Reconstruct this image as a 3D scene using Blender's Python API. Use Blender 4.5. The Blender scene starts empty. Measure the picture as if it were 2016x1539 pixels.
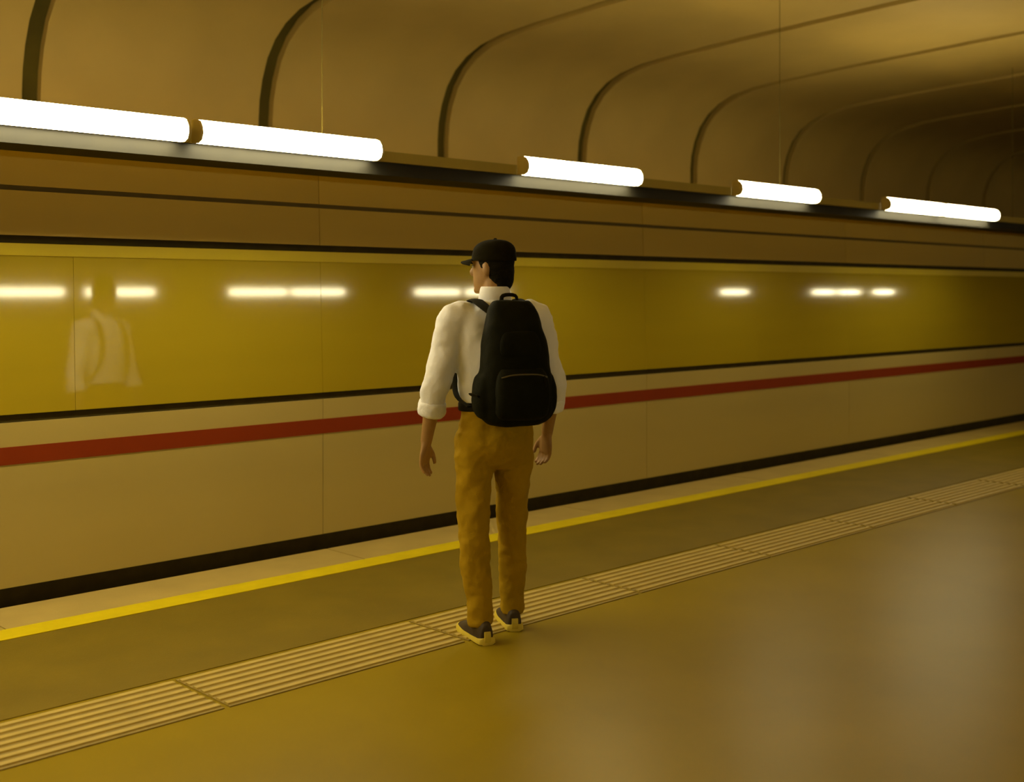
import bpy, bmesh, math, random
from mathutils import Vector, Matrix

random.seed(7)
S = bpy.context.scene
COL = S.collection

# ------------------------------------------------------------------ camera, world, exposure
F = 2300.0                                   # focal length in pixels of the 2016 px wide frame
TH = math.atan2(2392.0, F)                   # angle between the view and the track
CAM_H = 1.52
cd = bpy.data.cameras.new('camera')
cd.sensor_width = 36.0
cd.lens = F * 36.0 / 2016.0
cd.shift_y = -(769.5 - 575.0) / 2016.0
cd.clip_start = 0.05
cd.dof.use_dof = True
cd.dof.focus_distance = 5.2
cd.dof.aperture_fstop = 2.0
cam = bpy.data.objects.new('camera', cd)
COL.objects.link(cam)
cam.location = (0, 0, CAM_H)
cam.rotation_euler = (math.pi / 2, 0, TH - math.pi / 2)
S.camera = cam

w = bpy.data.worlds.new('world'); S.world = w
w.use_nodes = True
w.node_tree.nodes['Background'].inputs[0].default_value = (0.02, 0.015, 0.003, 1)
w.node_tree.nodes['Background'].inputs[1].default_value = 0.2

vs = S.view_settings
vs.view_transform = 'Standard'; vs.look = 'None'; vs.gamma = 1.0
vs.use_curve_mapping = False
vs.exposure = 0.0
S.cycles.use_denoising = True
S.cycles.max_bounces = 6
S.cycles.diffuse_bounces = 3
S.cycles.caustics_reflective = False
S.cycles.caustics_refractive = False
S.cycles.adaptive_threshold = 0.03

LAMP_COL = (1.0, 0.87, 0.52)
LAMP_POWER = 40.0

SN, CS = math.sin(TH), math.cos(TH)
def ground(u, v):
    """floor point seen at a place of the photograph"""
    d = F * CAM_H / (v - 575.0); t = (u - 1008.0) / F * d
    return Vector((d * CS + t * SN, d * SN - t * CS, 0))

# ------------------------------------------------------------------ materials
def mat(name, col, rough=0.6, var=0.0, scale=6.0, metal=0.0, spec=0.5, bump=0.0, bscale=60.0,
        coat=0.0, emit=None, stretch=None, ior=None):
    m = bpy.data.materials.new(name); m.use_nodes = True
    nt = m.node_tree; b = nt.nodes['Principled BSDF']
    b.inputs['Base Color'].default_value = (*col, 1)
    b.inputs['Roughness'].default_value = rough
    b.inputs['Metallic'].default_value = metal
    b.inputs['Specular IOR Level'].default_value = spec
    if ior: b.inputs['IOR'].default_value = ior
    if coat: b.inputs['Coat Weight'].default_value = coat
    if emit:
        b.inputs['Emission Color'].default_value = (*emit[0], 1)
        b.inputs['Emission Strength'].default_value = emit[1]
    tc = None
    if var or bump:
        tc = nt.nodes.new('ShaderNodeTexCoord')
        src = tc.outputs['Object']
        if stretch:
            mp = nt.nodes.new('ShaderNodeMapping'); mp.inputs['Scale'].default_value = stretch
            nt.links.new(src, mp.inputs[0]); src = mp.outputs[0]
    if var:
        n = nt.nodes.new('ShaderNodeTexNoise'); n.inputs['Scale'].default_value = scale
        n.inputs['Detail'].default_value = 5.0
        nt.links.new(src, n.inputs['Vector'])
        r = nt.nodes.new('ShaderNodeValToRGB')
        r.color_ramp.elements[0].position = 0.3; r.color_ramp.elements[1].position = 0.7
        lo = [c * (1 - var) for c in col]; hi = [min(1, c * (1 + var)) for c in col]
        r.color_ramp.elements[0].color = (*lo, 1); r.color_ramp.elements[1].color = (*hi, 1)
        nt.links.new(n.outputs['Fac'], r.inputs[0])
        nt.links.new(r.outputs[0], b.inputs['Base Color'])
    if bump:
        n2 = nt.nodes.new('ShaderNodeTexNoise'); n2.inputs['Scale'].default_value = bscale
        n2.inputs['Detail'].default_value = 4.0
        nt.links.new(src, n2.inputs['Vector'])
        bp = nt.nodes.new('ShaderNodeBump'); bp.inputs['Strength'].default_value = bump
        bp.inputs['Distance'].default_value = 0.01
        nt.links.new(n2.outputs['Fac'], bp.inputs['Height'])
        nt.links.new(bp.outputs[0], b.inputs['Normal'])
    return m

M = {
    'floor':    mat('floor_terrazzo', (0.275, 0.198, 0.007), 0.36, 0.10, 1.3, spec=0.22, bump=0.05, bscale=180),
    'asphalt':  mat('edge_zone_stone', (0.170, 0.120, 0.008), 0.6, 0.10, 3.0, spec=0.3, bump=0.15, bscale=160),
    'coping':   mat('coping_stone', (0.42, 0.31, 0.08), 0.6, 0.08, 3.0, bump=0.1, bscale=120),
    'yellow':   mat('yellow_paint', (0.64, 0.51, 0.0), 0.65, 0.06, 8.0, spec=0.2),
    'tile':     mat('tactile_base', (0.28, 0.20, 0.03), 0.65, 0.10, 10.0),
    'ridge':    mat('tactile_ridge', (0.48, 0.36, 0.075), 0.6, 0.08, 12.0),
    'joint':    mat('ceiling_joint', (0.11, 0.082, 0.004), 0.9, 0.2, 3.0),
    'panel':    mat('ceiling_panel', (0.62, 0.43, 0.105), 0.65, 0.10, 0.9, bump=0.06, bscale=20),
    'wall':     mat('tunnel_wall', (0.22, 0.165, 0.035), 0.8, 0.15, 1.0),
    'bed':      mat('track_bed', (0.06, 0.05, 0.03), 0.9, 0.3, 8.0, bump=0.4, bscale=30),
    'steel':    mat('rail_steel', (0.35, 0.32, 0.28), 0.35, 0.1, 10.0, metal=1.0),
    'body':     mat('train_paint', (0.47, 0.365, 0.10), 0.42, 0.05, 0.8, stretch=(0.3, 1, 3)),
    'upper':    mat('train_upper_paint', (0.50, 0.36, 0.06), 0.5, 0.08, 0.8, stretch=(0.3, 1, 3)),
    'red':      mat('red_stripe_paint', (0.25, 0.030, 0.0), 0.7, 0.04, 2.0, spec=0.2),
    'black':    mat('black_rubber', (0.018, 0.014, 0.003), 0.6, 0.2, 10.0),
    'seal':     mat('dark_seal', (0.045, 0.033, 0.004), 0.7, 0.2, 10.0, spec=0.2),
    'groove':   mat('seam_paint', (0.16, 0.11, 0.018), 0.7, 0.1, 10.0),
    'header':   mat('window_header_paint', (0.56, 0.43, 0.006), 0.4, 0.05, 2.0),
    'glass':    mat('window_glass', (0.42, 0.31, 0.014), 0.05, 0.10, 0.5, ior=1.75, stretch=(0.3, 1, 2.5)),  # opaque amber base stands in for light reflected from the lit hall
    'roof':     mat('train_roof', (0.16, 0.12, 0.03), 0.7, 0.1, 2.0),
    'rail':     mat('lamp_rail_paint', (0.36, 0.28, 0.035), 0.5, 0.05, 4.0),
    'duct':     mat('black_duct', (0.012, 0.010, 0.003), 0.7, 0.2, 6.0),
    'lamp':     mat('lamp_diffuser', (0.8, 0.8, 0.8), 0.4, emit=(LAMP_COL, LAMP_POWER)),
    **{'lamp_%d' % k: mat('lamp_diffuser', (0.8, 0.8, 0.8), 0.4, emit=(LAMP_COL, LAMP_POWER * k / 100)) for k in (60, 80, 125)},
    'endcap':   mat('lamp_endcap', (0.5, 0.42, 0.2), 0.4),
    'skin':     mat('skin', (0.34, 0.19, 0.06), 0.55, 0.08, 14.0),
    'hair':     mat('dark_hair', (0.008, 0.0065, 0.001), 0.8, 0.3, 40.0, spec=0.12, bump=0.5, bscale=140),
    'shirt':    mat('shirt_cloth', (0.84, 0.86, 0.93), 0.85, 0.04, 9.0, bump=0.12, bscale=90),
    'khaki':    mat('khaki_cloth', (0.36, 0.225, 0.003), 0.9, 0.08, 8.0, spec=0.2, bump=0.15, bscale=120),
    'cap':      mat('cap_cloth', (0.010, 0.008, 0.001), 0.95, 0.2, 30.0, spec=0.08, bump=0.2, bscale=160),
    'belt':     mat('black_leather', (0.009, 0.007, 0.001), 0.7, 0.2, 20.0, spec=0.15),
    'pack':     mat('pack_nylon', (0.0065, 0.0068, 0.0012), 0.85, 0.25, 14.0, spec=0.10, bump=0.25, bscale=200),
    'strap':    mat('pack_webbing', (0.010, 0.0085, 0.0015), 0.9, 0.2, 30.0, spec=0.1),
    'zip':      mat('zip_metal', (0.12, 0.11, 0.07), 0.4, metal=1.0),
    'shoe':     mat('shoe_canvas', (0.05, 0.032, 0.01), 0.7, 0.2, 20.0),
    'sole':     mat('shoe_rubber', (0.65, 0.52, 0.05), 0.6, 0.08, 20.0),
    'lace':     mat('shoe_lace', (0.6, 0.5, 0.2), 0.8),
    'eye':      mat('eye_white', (0.7, 0.66, 0.55), 0.2),
}

for k in ('floor', 'asphalt'):               # amber cast put into the sheen to warm the lamp reflections
    M[k].node_tree.nodes['Principled BSDF'].inputs['Specular Tint'].default_value = (1.0, 0.80, 0.35, 1)

# ------------------------------------------------------------------ mesh helpers
class MB:
    def __init__(self): self.v = []; self.f = []
    def box(self, x0, x1, y0, y1, z0, z1):
        n = len(self.v)
        self.v += [(x0,y0,z0),(x1,y0,z0),(x1,y1,z0),(x0,y1,z0),(x0,y0,z1),(x1,y0,z1),(x1,y1,z1),(x0,y1,z1)]
        self.f += [tuple(n+i for i in q) for q in ((3,2,1,0),(4,5,6,7),(0,1,5,4),(1,2,6,5),(2,3,7,6),(3,0,4,7))]
        return self
    def prism(self, prof, x0, x1):
        """closed (y, z) outline pushed along x"""
        n = len(self.v); k = len(prof)
        self.v += [(x0, y, z) for y, z in prof] + [(x1, y, z) for y, z in prof]
        self.f += [(n+i, n+(i+1) % k, n+k+(i+1) % k, n+k+i) for i in range(k)]
        self.f += [tuple(n+i for i in reversed(range(k))), tuple(n+k+i for i in range(k))]
        return self
    def rings(self, rs, cap=True):
        n = len(self.v); k = len(rs[0])
        for r in rs: self.v += [tuple(p) for p in r]
        for j in range(len(rs)-1):
            a = n + j*k; b = a + k
            self.f += [(a+i, a+(i+1) % k, b+(i+1) % k, b+i) for i in range(k)]
        if cap:
            self.f += [tuple(n+i for i in reversed(range(k))), tuple(n+(len(rs)-1)*k+i for i in range(k))]
        return self
    def tube(self, pts, seg=14, sub=4, flat=1.0, up=None):
        """pts: (x, y, z, r) smoothed and swept; flat squeezes the section along 'up'"""
        P = [Vector(p[:3]) for p in pts]; R = [p[3] for p in pts]
        Q, W = [], []
        for i in range(len(P)-1):
            p0 = P[max(i-1,0)]; p1 = P[i]; p2 = P[i+1]; p3 = P[min(i+2,len(P)-1)]
            for s in range(sub):
                t = s/sub
                Q.append(0.5*((2*p1)+(p2-p0)*t+(2*p0-5*p1+4*p2-p3)*t*t+(3*p1-p0-3*p2+p3)*t**3))
                W.append(R[i]*(1-t)+R[i+1]*t)
        Q.append(P[-1]); W.append(R[-1])
        rs = []; side = None
        for i, q in enumerate(Q):
            d = (Q[min(i+1,len(Q)-1)] - Q[max(i-1,0)]).normalized()
            if up is not None:
                a = Vector(up); a = (a - d*a.dot(d)).normalized()
            else:
                ref = side if side is not None else (Vector((1,0,0)) if abs(d.x) < 0.8 else Vector((0,1,0)))
                a = (ref - d*ref.dot(d)).normalized()
            side = a; b = d.cross(a)
            rs.append([q + (a*math.cos(2*math.pi*k/seg) + b*math.sin(2*math.pi*k/seg)*flat)*W[i] for k in range(seg)])
        return self.rings(rs)
    def ell(self, rings, seg=28, sub=4, power=2.0):
        """rings: (cx, cy, z, a, b, rot) horizontal super-ellipses"""
        out = []
        def at(i): return rings[max(0, min(len(rings)-1, i))]
        seq = []
        for i in range(len(rings)-1):
            for s in range(sub):
                t = s/sub; v = []
                for c in range(6):
                    p0,p1,p2,p3 = at(i-1)[c],at(i)[c],at(i+1)[c],at(i+2)[c]
                    v.append(0.5*((2*p1)+(p2-p0)*t+(2*p0-5*p1+4*p2-p3)*t*t+(3*p1-p0-3*p2+p3)*t**3))
                seq.append(v)
        seq.append(list(rings[-1]))
        for cx, cy, z, a, b, rot in seq:
            r = []
            for k in range(seg):
                t = 2*math.pi*k/seg; c, s = math.cos(t), math.sin(t)
                x = a*math.copysign(abs(c)**(2/power), c); y = b*math.copysign(abs(s)**(2/power), s)
                r.append(Vector((cx + x*math.cos(rot) - y*math.sin(rot), cy + x*math.sin(rot) + y*math.cos(rot), z)))
            out.append(r)
        return self.rings(out)
    def ball(self, c, rx, ry, rz, rot=0, seg=14, n=9):
        out = []
        for j in range(n):
            p = -math.pi/2*0.97 + math.pi*0.97*j/(n-1)
            r = []
            for k in range(seg):
                t = 2*math.pi*k/seg
                x = rx*math.cos(p)*math.cos(t); y = ry*math.cos(p)*math.sin(t)
                r.append(Vector((c[0]+x*math.cos(rot)-y*math.sin(rot), c[1]+x*math.sin(rot)+y*math.cos(rot), c[2]+rz*math.sin(p))))
            out.append(r)
        return self.rings(out)
    def mesh(self, name, m, smooth=None):
        me = bpy.data.meshes.new(name)
        me.from_pydata([tuple(p) for p in self.v], [], self.f); me.update()
        bm = bmesh.new(); bm.from_mesh(me); bmesh.ops.recalc_face_normals(bm, faces=bm.faces); bm.to_mesh(me); bm.free()
        me.materials.append(M[m] if isinstance(m, str) else m)
        if smooth is not None:
            me.shade_smooth(); me.set_sharp_from_angle(angle=math.radians(smooth))
        return me
    def build(self, name, m, parent=None, smooth=None, bevel=0.0, loc=None):
        o = link(name, self.mesh(name, m, smooth), parent)
        if loc is not None: o.location = loc
        if bevel:
            b = o.modifiers.new('bevel', 'BEVEL'); b.width = bevel; b.segments = 2; b.limit_method = 'ANGLE'
        return o

def link(name, me, parent=None):
    o = bpy.data.objects.new(name, me); COL.objects.link(o)
    if parent is not None: o.parent = parent
    return o

def tag(o, label=None, cat=None, group=None, kind=None):
    if label: o['label'] = label
    if cat: o['category'] = cat
    if group: o['group'] = group
    if kind: o['kind'] = kind
    return o

def empty(name, loc=(0,0,0), rz=0.0):
    o = bpy.data.objects.new(name, None); COL.objects.link(o)
    o.location = loc; o.rotation_euler = (0, 0, rz); o.empty_display_size = 0.2
    return o

def fuse(mb, name, m, parent, voxel=0.008, smooth=4, wrinkle=0.0, wscale=0.08, decimate=None):
    """melt overlapping shapes into one continuous skin"""
    me0 = bpy.data.meshes.new(name + '_raw'); me0.from_pydata([tuple(p) for p in mb.v], [], mb.f); me0.update()
    bm = bmesh.new(); bm.from_mesh(me0); bmesh.ops.recalc_face_normals(bm, faces=bm.faces); bm.to_mesh(me0); bm.free()
    tmp = bpy.data.objects.new('tmp', me0); COL.objects.link(tmp)
    r = tmp.modifiers.new('r', 'REMESH'); r.mode = 'VOXEL'; r.voxel_size = voxel
    if smooth:
        s = tmp.modifiers.new('s', 'SMOOTH'); s.factor = 0.5; s.iterations = smooth
    if wrinkle:
        t = bpy.data.textures.new(name + '_folds', 'CLOUDS'); t.noise_scale = wscale; t.noise_depth = 2
        d = tmp.modifiers.new('d', 'DISPLACE'); d.texture = t; d.strength = wrinkle; d.mid_level = 0.5
        d.texture_coords = 'LOCAL'
    if decimate:
        dc = tmp.modifiers.new('dc', 'DECIMATE'); dc.ratio = decimate
    dg = bpy.context.evaluated_depsgraph_get(); dg.update()
    me = bpy.data.meshes.new_from_object(tmp.evaluated_get(dg))
    bpy.data.objects.remove(tmp); bpy.data.meshes.remove(me0)
    me.name = name; me.materials.clear(); me.materials.append(M[m]); me.shade_smooth()
    return link(name, me, parent)

# ------------------------------------------------------------------ the station hall
X0, X1 = -12.0, 44.0
EDGE = 5.72                                   # platform edge

floor = MB().box(X0, X1, -EDGE, EDGE, -1.0, 0.0).build('floor', 'floor')
tag(floor, 'amber-lit polished stone platform floor', kind='structure')
o = MB().box(X0, X1, 4.24, 5.20, -0.02, 0.003).build('edge_zone', 'asphalt', floor)
tag(o, 'darker stone strip between the ribbed paving and the yellow line')
o = MB().box(X0, X1, 5.20, 5.36, -0.02, 0.006).build('safety_line', 'yellow', floor)
tag(o, 'bright yellow painted safety line')
# coping stones along the edge
cop = MB().box(0.004, 1.996, 5.36, EDGE + 0.02, -0.12, 0.004).mesh('coping_stone', 'coping')
for k in range(int((X1 - X0) / 2)):
    c = link('coping_stone', cop, floor); c.location.x = X0 + 2*k
# ribbed tactile tiles: base plate with seven raised bars each
TL, TW, TY = 1.17, 0.41, 3.80
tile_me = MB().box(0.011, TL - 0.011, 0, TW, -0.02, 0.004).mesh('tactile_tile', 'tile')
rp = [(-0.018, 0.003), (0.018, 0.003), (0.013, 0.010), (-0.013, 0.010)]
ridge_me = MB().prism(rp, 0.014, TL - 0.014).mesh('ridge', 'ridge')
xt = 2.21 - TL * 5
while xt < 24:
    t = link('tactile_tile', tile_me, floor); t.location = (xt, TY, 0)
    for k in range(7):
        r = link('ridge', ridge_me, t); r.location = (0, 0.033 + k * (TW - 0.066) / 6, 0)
    xt += TL

track = MB().box(X0, X1, EDGE, 8.8, -1.25, -1.0).build('trim_1', 'bed'); tag(track, 'dark track bed under the train', kind='structure')
track2 = MB().box(X0, X1, -8.8, -EDGE, -1.25, -1.0).build('trim_2', 'bed'); tag(track2, 'dark track bed across the platform', kind='structure')
for tr, s in ((track, 1), (track2, -1)):
    for yy in (6.5, 7.93):
        MB().prism([(s*yy-.07,-1.0),(s*yy+.07,-1.0),(s*yy+.03,-.97),(s*yy+.035,-.85),(s*yy-.035,-.85),(s*yy-.03,-.97)], X0, X1).build('running_rail', 'steel', tr)

WY = 8.7
arc = [(8.70,2.30),(8.70,3.00),(8.685,3.16),(8.64,3.33),(8.56,3.50),(8.44,3.64),(8.28,3.75),(8.08,3.83),(7.80,3.885),(7.40,3.92),(6.6,3.965),(5.0,4.03),(2.5,4.09),(0,4.11)]
prof = arc + [(-y, z) for y, z in reversed(arc[:-1])]
def offset(pr, d):
    out = []
    for i, (y, z) in enumerate(pr):
        a = pr[max(i-1, 0)]; b = pr[min(i+1, len(pr)-1)]
        ty, tz = b[0]-a[0], b[1]-a[1]; l = math.hypot(ty, tz)
        out.append((y + tz/l*d, z - ty/l*d))
    return out
back = offset(prof, 0.07); far_ = offset(prof, 0.30)
ceil = MB().prism(back + far_[::-1], X0, X1).build('ceiling', 'joint', smooth=35)
tag(ceil, 'low curved tunnel vault with dark joints between pale panels', kind='structure')
PB = 2.0; xr = 5.43 - PB * 8
pan_me = MB().prism(prof + offset(prof, 0.075)[::-1], 0.07, PB - 0.07).mesh('vault_panel', 'panel', smooth=35)
while xr < X1 - PB:
    p = link('vault_panel', pan_me, ceil); p.location.x = xr; xr += PB
for nm, y, lab in (('wall_front', WY + 0.05, 'dark tunnel wall behind the train'), ('wall_back', -WY - 0.25, 'tunnel wall across the platform')):
    tag(MB().box(X0, X1, y, y + 0.2, -1.25, 2.4).build(nm, 'wall'), lab, kind='structure')
for nm, x, lab in (('wall_left', X0 - 0.2, 'tunnel end wall far along the platform to the left'), ('wall_right', X1, 'tunnel end wall far along the platform to the right')):
    tag(MB().box(x, x + 0.2, -9, 9, -1.25, 4.4).build(nm, 'wall'), lab, kind='structure')

# ------------------------------------------------------------------ the train
train = empty('subway_train', (0, 7.2, -0.95))
tag(train, 'pale subway train with a red waist stripe and a long ribbon of windows', 'train')
TO = Vector((0, -7.2, 0.95))
T0, T1 = -11.0, 34.0
YS = 5.78                                     # side of the train
def tb(mb, name, m, smooth=None, bevel=0.0, parent=None):
    o = mb.build(name, m, parent or train, smooth, bevel)
    if parent is None: o.location = TO
    return o
core = [(5.83,-0.55),(5.83,0.9),(5.86,1.8),(5.90,2.2),(5.97,2.30),(6.15,2.37),(6.6,2.43),(7.2,2.45)]
core = core + [(14.4 - y, z) for y, z in reversed(core[:-1])]
tb(MB().prism(core, T0, T1), 'body_shell', 'roof', smooth=40)
TAN = math.tan(math.radians(2.06))
def ys(z): return YS + max(0.0, z - 0.92) * TAN
def slab(z0, z1, x0, x1, proud=0.0, thick=0.06):
    a, b = ys(z0) - proud, ys(z1) - proud
    return MB().prism([(a, z0), (b, z1), (b + thick, z1), (a + thick, z0)], x0, x1)
def row(name, m, z0, z1, step, gap, proud=0.0, bevel=0.0, start=T0):
    me = slab(z0, z1, gap/2, step - gap/2, proud).mesh(name, m)
    x = start
    while x < T1 - 0.01:
        o = link(name, me, train); o.location = TO + Vector((x, 0, 0)); x += step
        if bevel:
            b = o.modifiers.new('bevel', 'BEVEL'); b.width = bevel; b.segments = 2
row('skirt_panel', 'body', 0.085, 0.682, 3.0, 0.004)
row('waist_panel', 'body', 0.768, 0.885, 3.0, 0.004)
tb(slab(0.682, 0.768, T0, T1, 0.003), 'red_stripe', 'red')
tb(slab(-0.12, 0.085, T0, T1, -0.03), 'door_sill', 'seal')
tb(slab(0.885, 0.925, T0, T1, -0.012), 'window_sill_gasket', 'seal')
row('window_pane', 'glass', 0.925, 1.700, 1.5, 0.002)
tb(slab(1.700, 1.760, T0, T1, 0.004), 'window_header', 'header')
tb(slab(1.760, 1.800, T0, T1, -0.025), 'gutter', 'seal')
row('upper_panel', 'upper', 1.800, 2.020, 3.0, 0.004)
tb(slab(2.020, 2.045, T0, T1, -0.02), 'upper_groove', 'groove')
row('cantrail_panel', 'upper', 2.045, 2.225, 3.0, 0.004)

# ------------------------------------------------------------------ lamp rows
LY, LZ = 5.25, 2.27
LL = 1.135
def lamp_rail(s, name, label):
    root = empty(name, (0, s*5.5, LZ)); tag(root, label, 'lamp rail')
    off = Vector((0, -s*5.5, -LZ))
    def part(n, m, x0, x1, y0, y1, z0, z1):
        o = MB().box(x0, x1, min(s*y0, s*y1), max(s*y0, s*y1), z0, z1).build(n, m, root); o.location = off; return o
    part('mounting_rail', 'rail', X0, X1, 5.31, 5.37, 2.265, 2.325)
    part('cable_duct', 'duct', X0, X1, 5.335, 5.63, 2.19, 2.265)
    part('top_cover', 'duct', X0, X1, 5.372, 5.60, 2.266, 2.285)
    for k in range(12):
        rod = MB().tube([(X0 + 2 + 4.6*k, s*5.5, 2.28, .0025), (X0 + 2 + 4.6*k, s*5.5, 4.05, .0025)], seg=6, sub=1).build('suspension_rod', 'joint', root)
        rod.location = off
lamp_rail(1, 'lamp_rail', 'long dark lamp rail hung above the platform edge in front of the train')
lamp_rail(-1, 'lamp_rail', 'long dark lamp rail across the platform, mirrored in the train windows')

dome = [(5.306, 2.375), (5.27, 2.378), (5.237, 2.366), (5.217, 2.338), (5.212, 2.305), (5.225, 2.275), (5.255, 2.262), (5.306, 2.264)]
def lamp_meshes(s):
    d = [(s*y, z) for y, z in dome]
    cy = sum(p[0] for p in d)/len(d); cz = sum(p[1] for p in d)/len(d)
    cap = [(s*min(abs(cy + (y-cy)*1.04), 5.308), cz + (z-cz)*1.04) for y, z in d]
    return (MB().prism(d, 0.014, LL - 0.014).mesh('diffuser', 'lamp', 50),
            MB().prism(cap, 0.0, 0.014).mesh('end_cap', 'endcap', 50))
LM = {1: lamp_meshes(1), -1: lamp_meshes(-1)}
def lamp(x, s, label, group, power=None):
    root = empty('tube_lamp', (x, s*LY, LZ)); tag(root, label, 'lamp', group)
    off = Vector((0, -s*LY, -LZ))
    me = LM[s][0]
    if power:                                  # strength set per lamp to shape the light falloff along the hall
        if (s, power) not in LM:
            LM[s, power] = me.copy(); LM[s, power].materials[0] = M['lamp_%d' % power]
        me = LM[s, power]
    a = link('diffuser', me, root); a.location = off
    for dx in (0, LL - 0.014):
        c = link('end_cap', LM[s][1], root); c.location = off + Vector((dx, 0, 0))
G1 = 'lit tube lamps above the platform edge'
front = [(1.70, 'long lit tube lamp at the far left of the row above the train'),
         (2.885, 'lit tube lamp above the train, second from the left, right of a narrow gap'),
         (5.15, "lit tube lamp above and just right of the man's head, third from the left"),
         (7.45, 'lit tube lamp above the train, alone between two dark rail stretches, fourth from the left'),
         (9.74, 'lit tube lamp above the train, fifth from the left and close to the last'),
         (10.89, 'lit tube lamp at the far right end of the row in view')]
for x, lab in front: lamp(x, 1, lab, G1, 60 if x > 7 else 80 if x > 5 else None)
for x in (-7.0, -5.8, -4.6, -3.2, -2.0, -0.75, 0.50): lamp(x, 1, 'lit tube lamp of the near row, out of view to the left', G1, 125)
G2 = 'lit tube lamps across the platform'
mirrored = {7.42: 'lit tube lamp across the platform, its reflection leftmost in the train windows',
            9.82: 'lit tube lamp across the platform, left one of the touching reflected pair',
            11.0: 'lit tube lamp across the platform, right one of the touching reflected pair',
            13.7: "lit tube lamp across the platform, its reflection just left of the man's neck",
            23.2: 'lit tube lamp across the platform, its small reflection alone right of the man',
            27.3: 'lit tube lamp across the platform, left in the far right reflected group',
            28.6: 'lit tube lamp across the platform, middle of the far right reflected group'}
for x in (-9, -7.8, -5.4, -4.2, -1.8, -0.6, 1.8, 3.0, 6.0, 7.42, 9.82, 11.0, 13.7, 14.95, 23.2, 27.3, 28.6, 30.5):
    lamp(x, -1, mirrored.get(x, 'lit tube lamp across the platform, behind the viewer'), G2, 60)

# ------------------------------------------------------------------ the man (x right, y away from the viewer, z up; metres)
MAN = ground(975, 575 + F*CAM_H/5.2)
RZ = TH - math.pi/2
man = empty('person', MAN, RZ)
tag(man, 'man seen from behind in white shirt, khaki trousers and dark cap', 'person')
B = math.radians(18)                          # body turned a little to the left
def br(x, y, z, *rest):                       # body frame -> man frame
    return (x*math.cos(B) - y*math.sin(B), x*math.sin(B) + y*math.cos(B), z, *rest)
def ring(x, y, z, a, b, rot=B):
    p = br(x, y, z); return (p[0], p[1], z, a, b, rot)

L_SH, L_EL, L_WR = (-.178, -.055, 1.405), (-.262, -.085, 1.095), (-.305, -.045, .855)
R_SH, R_EL, R_WR = (.178, .055, 1.405), (.262, .085, 1.10), (.235, .155, .868)
L_HIP, L_KN, L_AN = (-.088, -.03, .90), (-.095, -.075, .49), (-.062, -.105, .085)
R_HIP, R_KN, R_AN = (.082, .03, .90), (.075, .075, .50), (.072, .105, .085)

H = math.radians(18 + 44)                     # head turned further left
HC = br(0.0, 0.035, 1.63)
def hd(x, y, z):                              # head frame: y = where the face looks
    return Vector((HC[0] + x*math.cos(H) - y*math.sin(H), HC[1] + x*math.sin(H) + y*math.cos(H), HC[2] + z))
def hring(y, z, a, b): p = hd(0, y, z); return (p.x, p.y, p.z, a, b, H)

body = MB()
body.ell([hring(.030, -.118, .030, .034), hring(.022, -.105, .046, .062), hring(.012, -.07, .060, .082), hring(.004, -.03, .068, .090),
          hring(0, .01, .072, .094), hring(-.004, .05, .070, .092), hring(-.006, .085, .054, .072), hring(-.006, .108, .020, .028)])
body.tube([(*hd(0, .086, .012), .010), (*hd(0, .106, -.020), .014), (*hd(0, .094, -.034), .010)], seg=8)         # nose
body.ball(hd(0, .084, -.062), .024, .010, .007, H); body.ball(hd(0, .080, -.074), .020, .010, .007, H)           # lips
body.ball(hd(0, .078, -.102), .024, .018, .016, H)                                                               # chin
body.ball(hd(0, .084, .030), .050, .012, .010, H)                                                                # brow
for s in (-1, 1):
    body.ball(hd(s*.076, -.008, -.008), .010, .019, .032, H)                                                     # ears
body.tube([(*br(0, -.012, 1.40), .060), (*br(0, .0, 1.47), .056), (*br(0, .012, 1.53), .054), (*br(0, .02, 1.60), .052)])
body.ell([ring(0,0,.86,.13,.09), ring(0,0,1.0,.125,.085), ring(0,0,1.2,.13,.09), ring(0,0,1.36,.15,.085), ring(0,0,1.43,.10,.06)])
def lerp(a, b, t): return tuple(a[i]*(1-t) + b[i]*t for i in range(3))
for sh, el, wr in ((L_SH, L_EL, L_WR), (R_SH, R_EL, R_WR)):
    body.tube([(*lerp(sh, (0, 0, 1.38), .5), .045), (*sh, .044), (*lerp(sh, el, .5), .040), (*el, .037), (*lerp(el, wr, .35), .037), (*lerp(el, wr, .75), .029), (*wr, .025)])
for hp, kn, an in ((L_HIP, L_KN, L_AN), (R_HIP, R_KN, R_AN)):
    body.tube([(hp[0], hp[1], .95, .07), (*hp, .07), (*lerp(hp, kn, .5), .062), (*kn, .048), (*lerp(kn, an, .4), .046), (*an, .032)])
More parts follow.
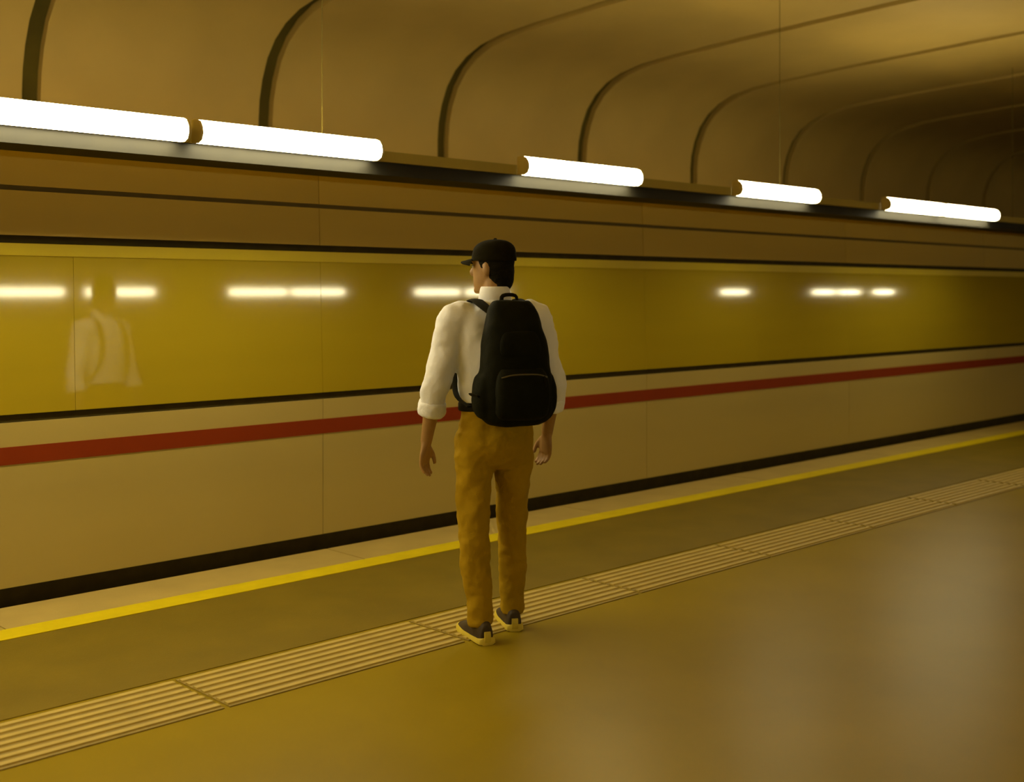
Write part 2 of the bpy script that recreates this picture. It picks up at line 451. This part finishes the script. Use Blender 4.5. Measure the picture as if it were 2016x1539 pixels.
def hand(wr, el, s, curl, tw):
    """palm, four unequal bent fingers and a thumb leaving the side of the palm; back of the hand faces outward (s)"""
    d = (Vector(wr) - Vector(el)).normalized(); d = (d*0.6 + Vector((0, .02, -1))*0.4).normalized()
    face = Vector((-math.sin(B), math.cos(B), 0)); inw = Vector((-s*math.cos(B), -s*math.sin(B), 0))
    fw = face*math.cos(tw) + inw*math.sin(tw); fw = (fw - d*fw.dot(d)).normalized()   # thumb side points ahead
    inn = inw*math.cos(tw) - face*math.sin(tw); inn = (inn - d*inn.dot(d) - fw*inn.dot(fw)).normalized()
    W = Vector(wr)
    rs = []
    for t, wd, th in ((-.01, .026, .022), (.02, .034, .018), (.05, .042, .017), (.085, .042, .014)):
        c = W + d*t + inn*0.002
        rs.append([c + fw*math.cos(2*math.pi*k/14)*wd + inn*math.sin(2*math.pi*k/14)*th for k in range(14)])
    body.rings(rs)
    for i, (ln, off) in enumerate(((.070, .031), (.078, .0105), (.073, -.0105), (.058, -.031))):
        p = W + d*.078 + fw*off; pts = [(*p, .0092)]
        a = curl*(1 + .12*i)
        for j, fr in enumerate((.45, .32, .23)):
            dirv = d*math.cos(a*(j+.7)) + inn*math.sin(a*(j+.7)) + fw*off*0.9
            p = p + dirv.normalized()*ln*fr; pts.append((*p, .0088 - .0008*j))
        body.tube(pts, seg=8, sub=2)
    p = W + d*.022 + fw*.026
    q = p + (d*.75 + fw*.6 + inn*.25).normalized()*.038; r = q + (d*.95 + fw*.15 + inn*.35).normalized()*.030
    e = r + (d*.95 + inn*.3).normalized()*.022
    body.tube([(*p, .014), (*q, .0115), (*r, .010), (*e, .0085)], seg=8, sub=2)
hand(L_WR, L_EL, -1, 0.28, 0.75); hand(R_WR, R_EL, 1, 0.34, 0.35)
fuse(body, 'body', 'skin', man, voxel=0.005, smooth=3)
for s in (-1, 1):
    MB().ball(hd(s*.031, .079, .006), .012, .011, .009, H).build('eye', 'eye', man, smooth=60)

# hair below the cap
hair = MB()
hair.ell([hring(-.048, -.098, .044, .030), hring(-.046, -.075, .056, .046), hring(-.034, -.04, .069, .064), hring(-.016, .0, .0775, .084), hring(-.012, .04, .077, .090), hring(-.010, .07, .071, .085)])
fuse(hair, 'hair', 'hair', man, voxel=0.006, smooth=3, wrinkle=0.008, wscale=0.02)
# cap: crown, visor, band, button
crown = [hring(-.006, .034, .083, .103), hring(-.006, .060, .083, .103), hring(-.008, .088, .077, .096), hring(-.010, .108, .062, .078), hring(-.012, .121, .038, .048), hring(-.012, .126, .010, .012)]
cap = MB().ell(crown).build('cap', 'cap', man, smooth=60)
MB().ell([hring(-.006, .030, .0845, .1045), hring(-.006, .040, .0850, .105), hring(-.006, .050, .0845, .1045)]).build('cap_band', 'cap', cap, smooth=40)
MB().ball(hd(0, -.012, .127), .008, .008, .005).build('cap_button', 'cap', cap, smooth=60)
vis = []
for j in range(9):
    t = -1 + 2*j/8
    x = .074*t; yb = .070 + .030*math.sqrt(max(0, 1-(t*.95)**2)) - .012; yf = yb + .070*math.sqrt(max(0.02, 1 - t*t)) 
    sag = -.012*t*t
    vis.append([hd(x, yb, .044+sag), hd(x, yf, .030+sag*1.6), hd(x, yf, .026+sag*1.6), hd(x, yb, .038+sag)])
MB().rings(vis).build('visor', 'cap', cap, smooth=40)

# shirt
sh = MB()
sh.ell([ring(0,-.002,.985,.158,.112), ring(0,-.004,1.03,.166,.118), ring(0,-.004,1.10,.172,.122), ring(0,-.004,1.22,.180,.125), ring(0,-.004,1.33,.196,.122),
        ring(0,-.004,1.40,.196,.108), ring(0,-.004,1.445,.150,.088), ring(0,.002,1.48,.085,.072), ring(0,.004,1.50,.066,.066)])
LC, RC = lerp(L_EL, L_WR, .42), lerp(R_EL, R_WR, .42)
sh.tube([(*lerp(L_SH, (0,0,1.36), .45), .085), (*L_SH, .076), (*lerp(L_SH, L_EL, .45), .066), (*L_EL, .060), (*LC, .054)], seg=18)
sh.tube([(*lerp(R_SH, (0,0,1.36), .45), .085), (*R_SH, .076), (*lerp(R_SH, R_EL, .45), .066), (*R_EL, .060), (*RC, .054)], seg=18)
shirt = fuse(sh, 'shirt', 'shirt', man, voxel=0.009, smooth=5, wrinkle=0.022, wscale=0.09)
for el, wr in ((L_EL, L_WR), (R_EL, R_WR)):
    a, b = lerp(el, wr, .20), lerp(el, wr, .50)
    mb = MB().tube([(*a, .050), (*lerp(a, b, .15), .062), (*lerp(a, b, .5), .064), (*lerp(a, b, .88), .061), (*b, .046)], seg=20)
    fuse(mb, 'rolled_cuff', 'shirt', shirt, voxel=0.006, smooth=2, wrinkle=0.010, wscale=0.04)
col = MB().ell([ring(0,.004,1.488,.074,.072), ring(0,.004,1.505,.072,.071), ring(0,.005,1.535,.066,.066), ring(0,.005,1.545,.061,.061)])
col.build('collar', 'shirt', shirt, smooth=50)

# trousers
tr = MB()
tr.ell([ring(0,0,.74,.10,.075), ring(0,0,.78,.150,.108), ring(0,-.006,.86,.172,.126), ring(0,-.006,.94,.168,.122), ring(0,-.002,1.02,.160,.114)])
for hp, kn, an, s in ((L_HIP, L_KN, L_AN, -1), (R_HIP, R_KN, R_AN, 1)):
    tr.tube([(hp[0], hp[1], .90, .088), (*lerp(hp, kn, .25), .092), (*lerp(hp, kn, .6), .080), (*kn, .068), (*lerp(kn, an, .35), .066), (*lerp(kn, an, .75), .057), (an[0], an[1], an[2]-.012, .054)], seg=20)
trou = fuse(tr, 'trousers', 'khaki', man, voxel=0.008, smooth=4, wrinkle=0.030, wscale=0.09)
belt = MB().ell([ring(0,-.002,.998,.166,.120), ring(0,-.002,1.004,.1685,.1225), ring(0,-.002,1.030,.1685,.1225), ring(0,-.002,1.036,.166,.120)], sub=1, seg=40)
belt.build('belt', 'belt', man, smooth=40)

# shoes
def shoe(an, yaw):
    def P(x, y, z): return Vector((an[0] + x*math.cos(yaw) - y*math.sin(yaw), an[1] + x*math.sin(yaw) + y*math.cos(yaw), z))
    prof_ = [(-.075, .026), (-.068, .036), (-.03, .040), (.03, .042), (.09, .050), (.14, .051), (.18, .044), (.205, .028), (.212, .012)]
    def outline(g, z):
        return [P((wd+g), y*(1+g), z) for y, wd in prof_] + [P(-(wd+g)*.9, y*(1+g), z) for y, wd in reversed(prof_)]
    up = MB()
    hts = [(-.070, .030, .085), (-.045, .036, .105), (0, .039, .108), (.04, .041, .095), (.09, .046, .072), (.14, .045, .054), (.18, .038, .045), (.203, .022, .036)]
    rs = []
    for y, wd, ht in hts:
        rs.append([P(wd*math.copysign(abs(math.cos(t))**.7, math.cos(t)), y, .02 + (ht-.02)*math.sin(t)) if 0 <= t <= math.pi else P(wd*math.cos(t), y, .018) for t in [2*math.pi*k/20 for k in range(20)]])
    up.rings(rs)
    up.tube([(an[0], an[1], .07, .046), (an[0], an[1], .115, .046)], seg=16)
    s_ = fuse(up, 'shoe', 'shoe', man, voxel=0.005, smooth=3)
    MB().rings([outline(-.004, 0.0), outline(.004, .006), outline(.003, .026), outline(-.003, .032)]).build('sole', 'sole', s_, smooth=40)
    hp_ = [(-.066,.0), (-.078,.02), (-.078,.04), (-.074,.058)]
    MB().rings([[P(.014, y-.002, z), P(.014, y+.008, z), P(-.014, y+.008, z), P(-.014, y-.002, z)] for y, z in hp_]).build('heel_tab', 'sole', s_, smooth=40)
    for k in range(4):
        y = .045 + .022*k; z = .094 - .0135*k
        MB().tube([(*P(-.026, y, z-.012), .0032), (*P(0, y+.004, z+.004), .0032), (*P(.026, y, z-.012), .0032)], seg=6).build('lace', 'lace', s_, smooth=60)
    sock = MB().tube([(an[0], an[1], .08, .040), (an[0], an[1], .14, .040)], seg=16, sub=1)
    sock.build('sock', 'sole', man, smooth=50)
shoe((L_AN[0], L_AN[1], 0), B + .12); shoe((R_AN[0], R_AN[1], 0), B - .10)

# ------------------------------------------------------------------ backpack (worn, so a thing of its own)
pk = empty('backpack', MAN, RZ)
tag(pk, "large black backpack with a front pocket worn on the man's back", 'backpack')
PX = .012
def pr(x, y, z, a, b): return ring(x + PX, y, z, a, b)
bg = MB()
bg.ell([pr(0,-.235,.955,.105,.062), pr(0,-.245,.975,.138,.092), pr(0,-.248,1.03,.158,.108), pr(0,-.246,1.12,.160,.110), pr(0,-.240,1.22,.146,.106),
        pr(0,-.228,1.32,.136,.096), pr(0,-.212,1.40,.118,.084), pr(0,-.198,1.452,.100,.070), pr(0,-.190,1.484,.078,.045)], power=2.8, seg=36)
for s in (-1, 1):                              # bulging side pockets
    bg.ell([pr(s*.140,-.240,.985,.020,.055), pr(s*.150,-.240,1.03,.034,.070), pr(s*.152,-.240,1.10,.034,.070), pr(s*.146,-.238,1.165,.022,.060)], seg=18)
fuse(bg, 'main_compartment', 'pack', pk, voxel=0.008, smooth=5, wrinkle=0.014, wscale=0.10)
fp = MB().ell([pr(0,-.325,.985,.085,.030), pr(0,-.342,1.01,.112,.042), pr(0,-.350,1.08,.118,.046), pr(0,-.345,1.16,.112,.042), pr(0,-.330,1.20,.090,.028)], power=3.0, seg=30)
fuse(fp, 'front_pocket', 'pack', pk, voxel=0.007, smooth=4, wrinkle=0.008, wscale=0.08)
up_ = MB().ell([pr(0,-.305,1.235,.070,.022), pr(0,-.316,1.255,.090,.028), pr(0,-.312,1.31,.090,.030), pr(0,-.296,1.355,.070,.024)], power=3.0, seg=30)
fuse(up_, 'upper_pocket', 'pack', pk, voxel=0.007, smooth=4, wrinkle=0.006, wscale=0.08)
MB().tube([br(PX-.10,-.372,1.165,.0035), br(PX-.05,-.390,1.178,.0035), br(PX+.05,-.390,1.178,.0035), br(PX+.10,-.372,1.165,.0035)], seg=6).build('zipper', 'zip', pk, smooth=60)
MB().tube([br(PX+.085,-.378,1.172,.004), br(PX+.088,-.386,1.150,.004), br(PX+.088,-.386,1.125,.003)], seg=6).build('zip_pull', 'strap', pk, smooth=60)
MB().tube([br(PX-.035,-.165,1.470,.009), br(PX-.028,-.165,1.505,.009), br(PX+.028,-.165,1.505,.009), br(PX+.035,-.165,1.470,.009)], seg=8, flat=.6).build('haul_loop', 'strap', pk, smooth=60)
for s in (-1, 1):
    st = MB().tube([br(s*.062,-.165,1.43,.026), br(s*.085,-.112,1.458,.028), br(s*.100,-.02,1.484,.030), br(s*.112,.068,1.445,.030), br(s*.122,.104,1.36,.028), br(s*.130,.112,1.25,.024),
                    br(s*.160,.080,1.12,.016), br(s*.180,-.02,1.06,.012), br(s*.165,-.16,1.03,.012)], seg=12, flat=.28, up=(math.cos(B), math.sin(B), 0))
    st.build('shoulder_strap', 'strap', pk, smooth=60)
    MB().tube([br(s*.150,-.19,1.075,.010), br(s*.172,-.20,1.085,.010), br(s*.176,-.26,1.09,.010), br(s*.165,-.30,1.085,.010)], seg=8, flat=.4).build('side_strap', 'strap', pk, smooth=60)
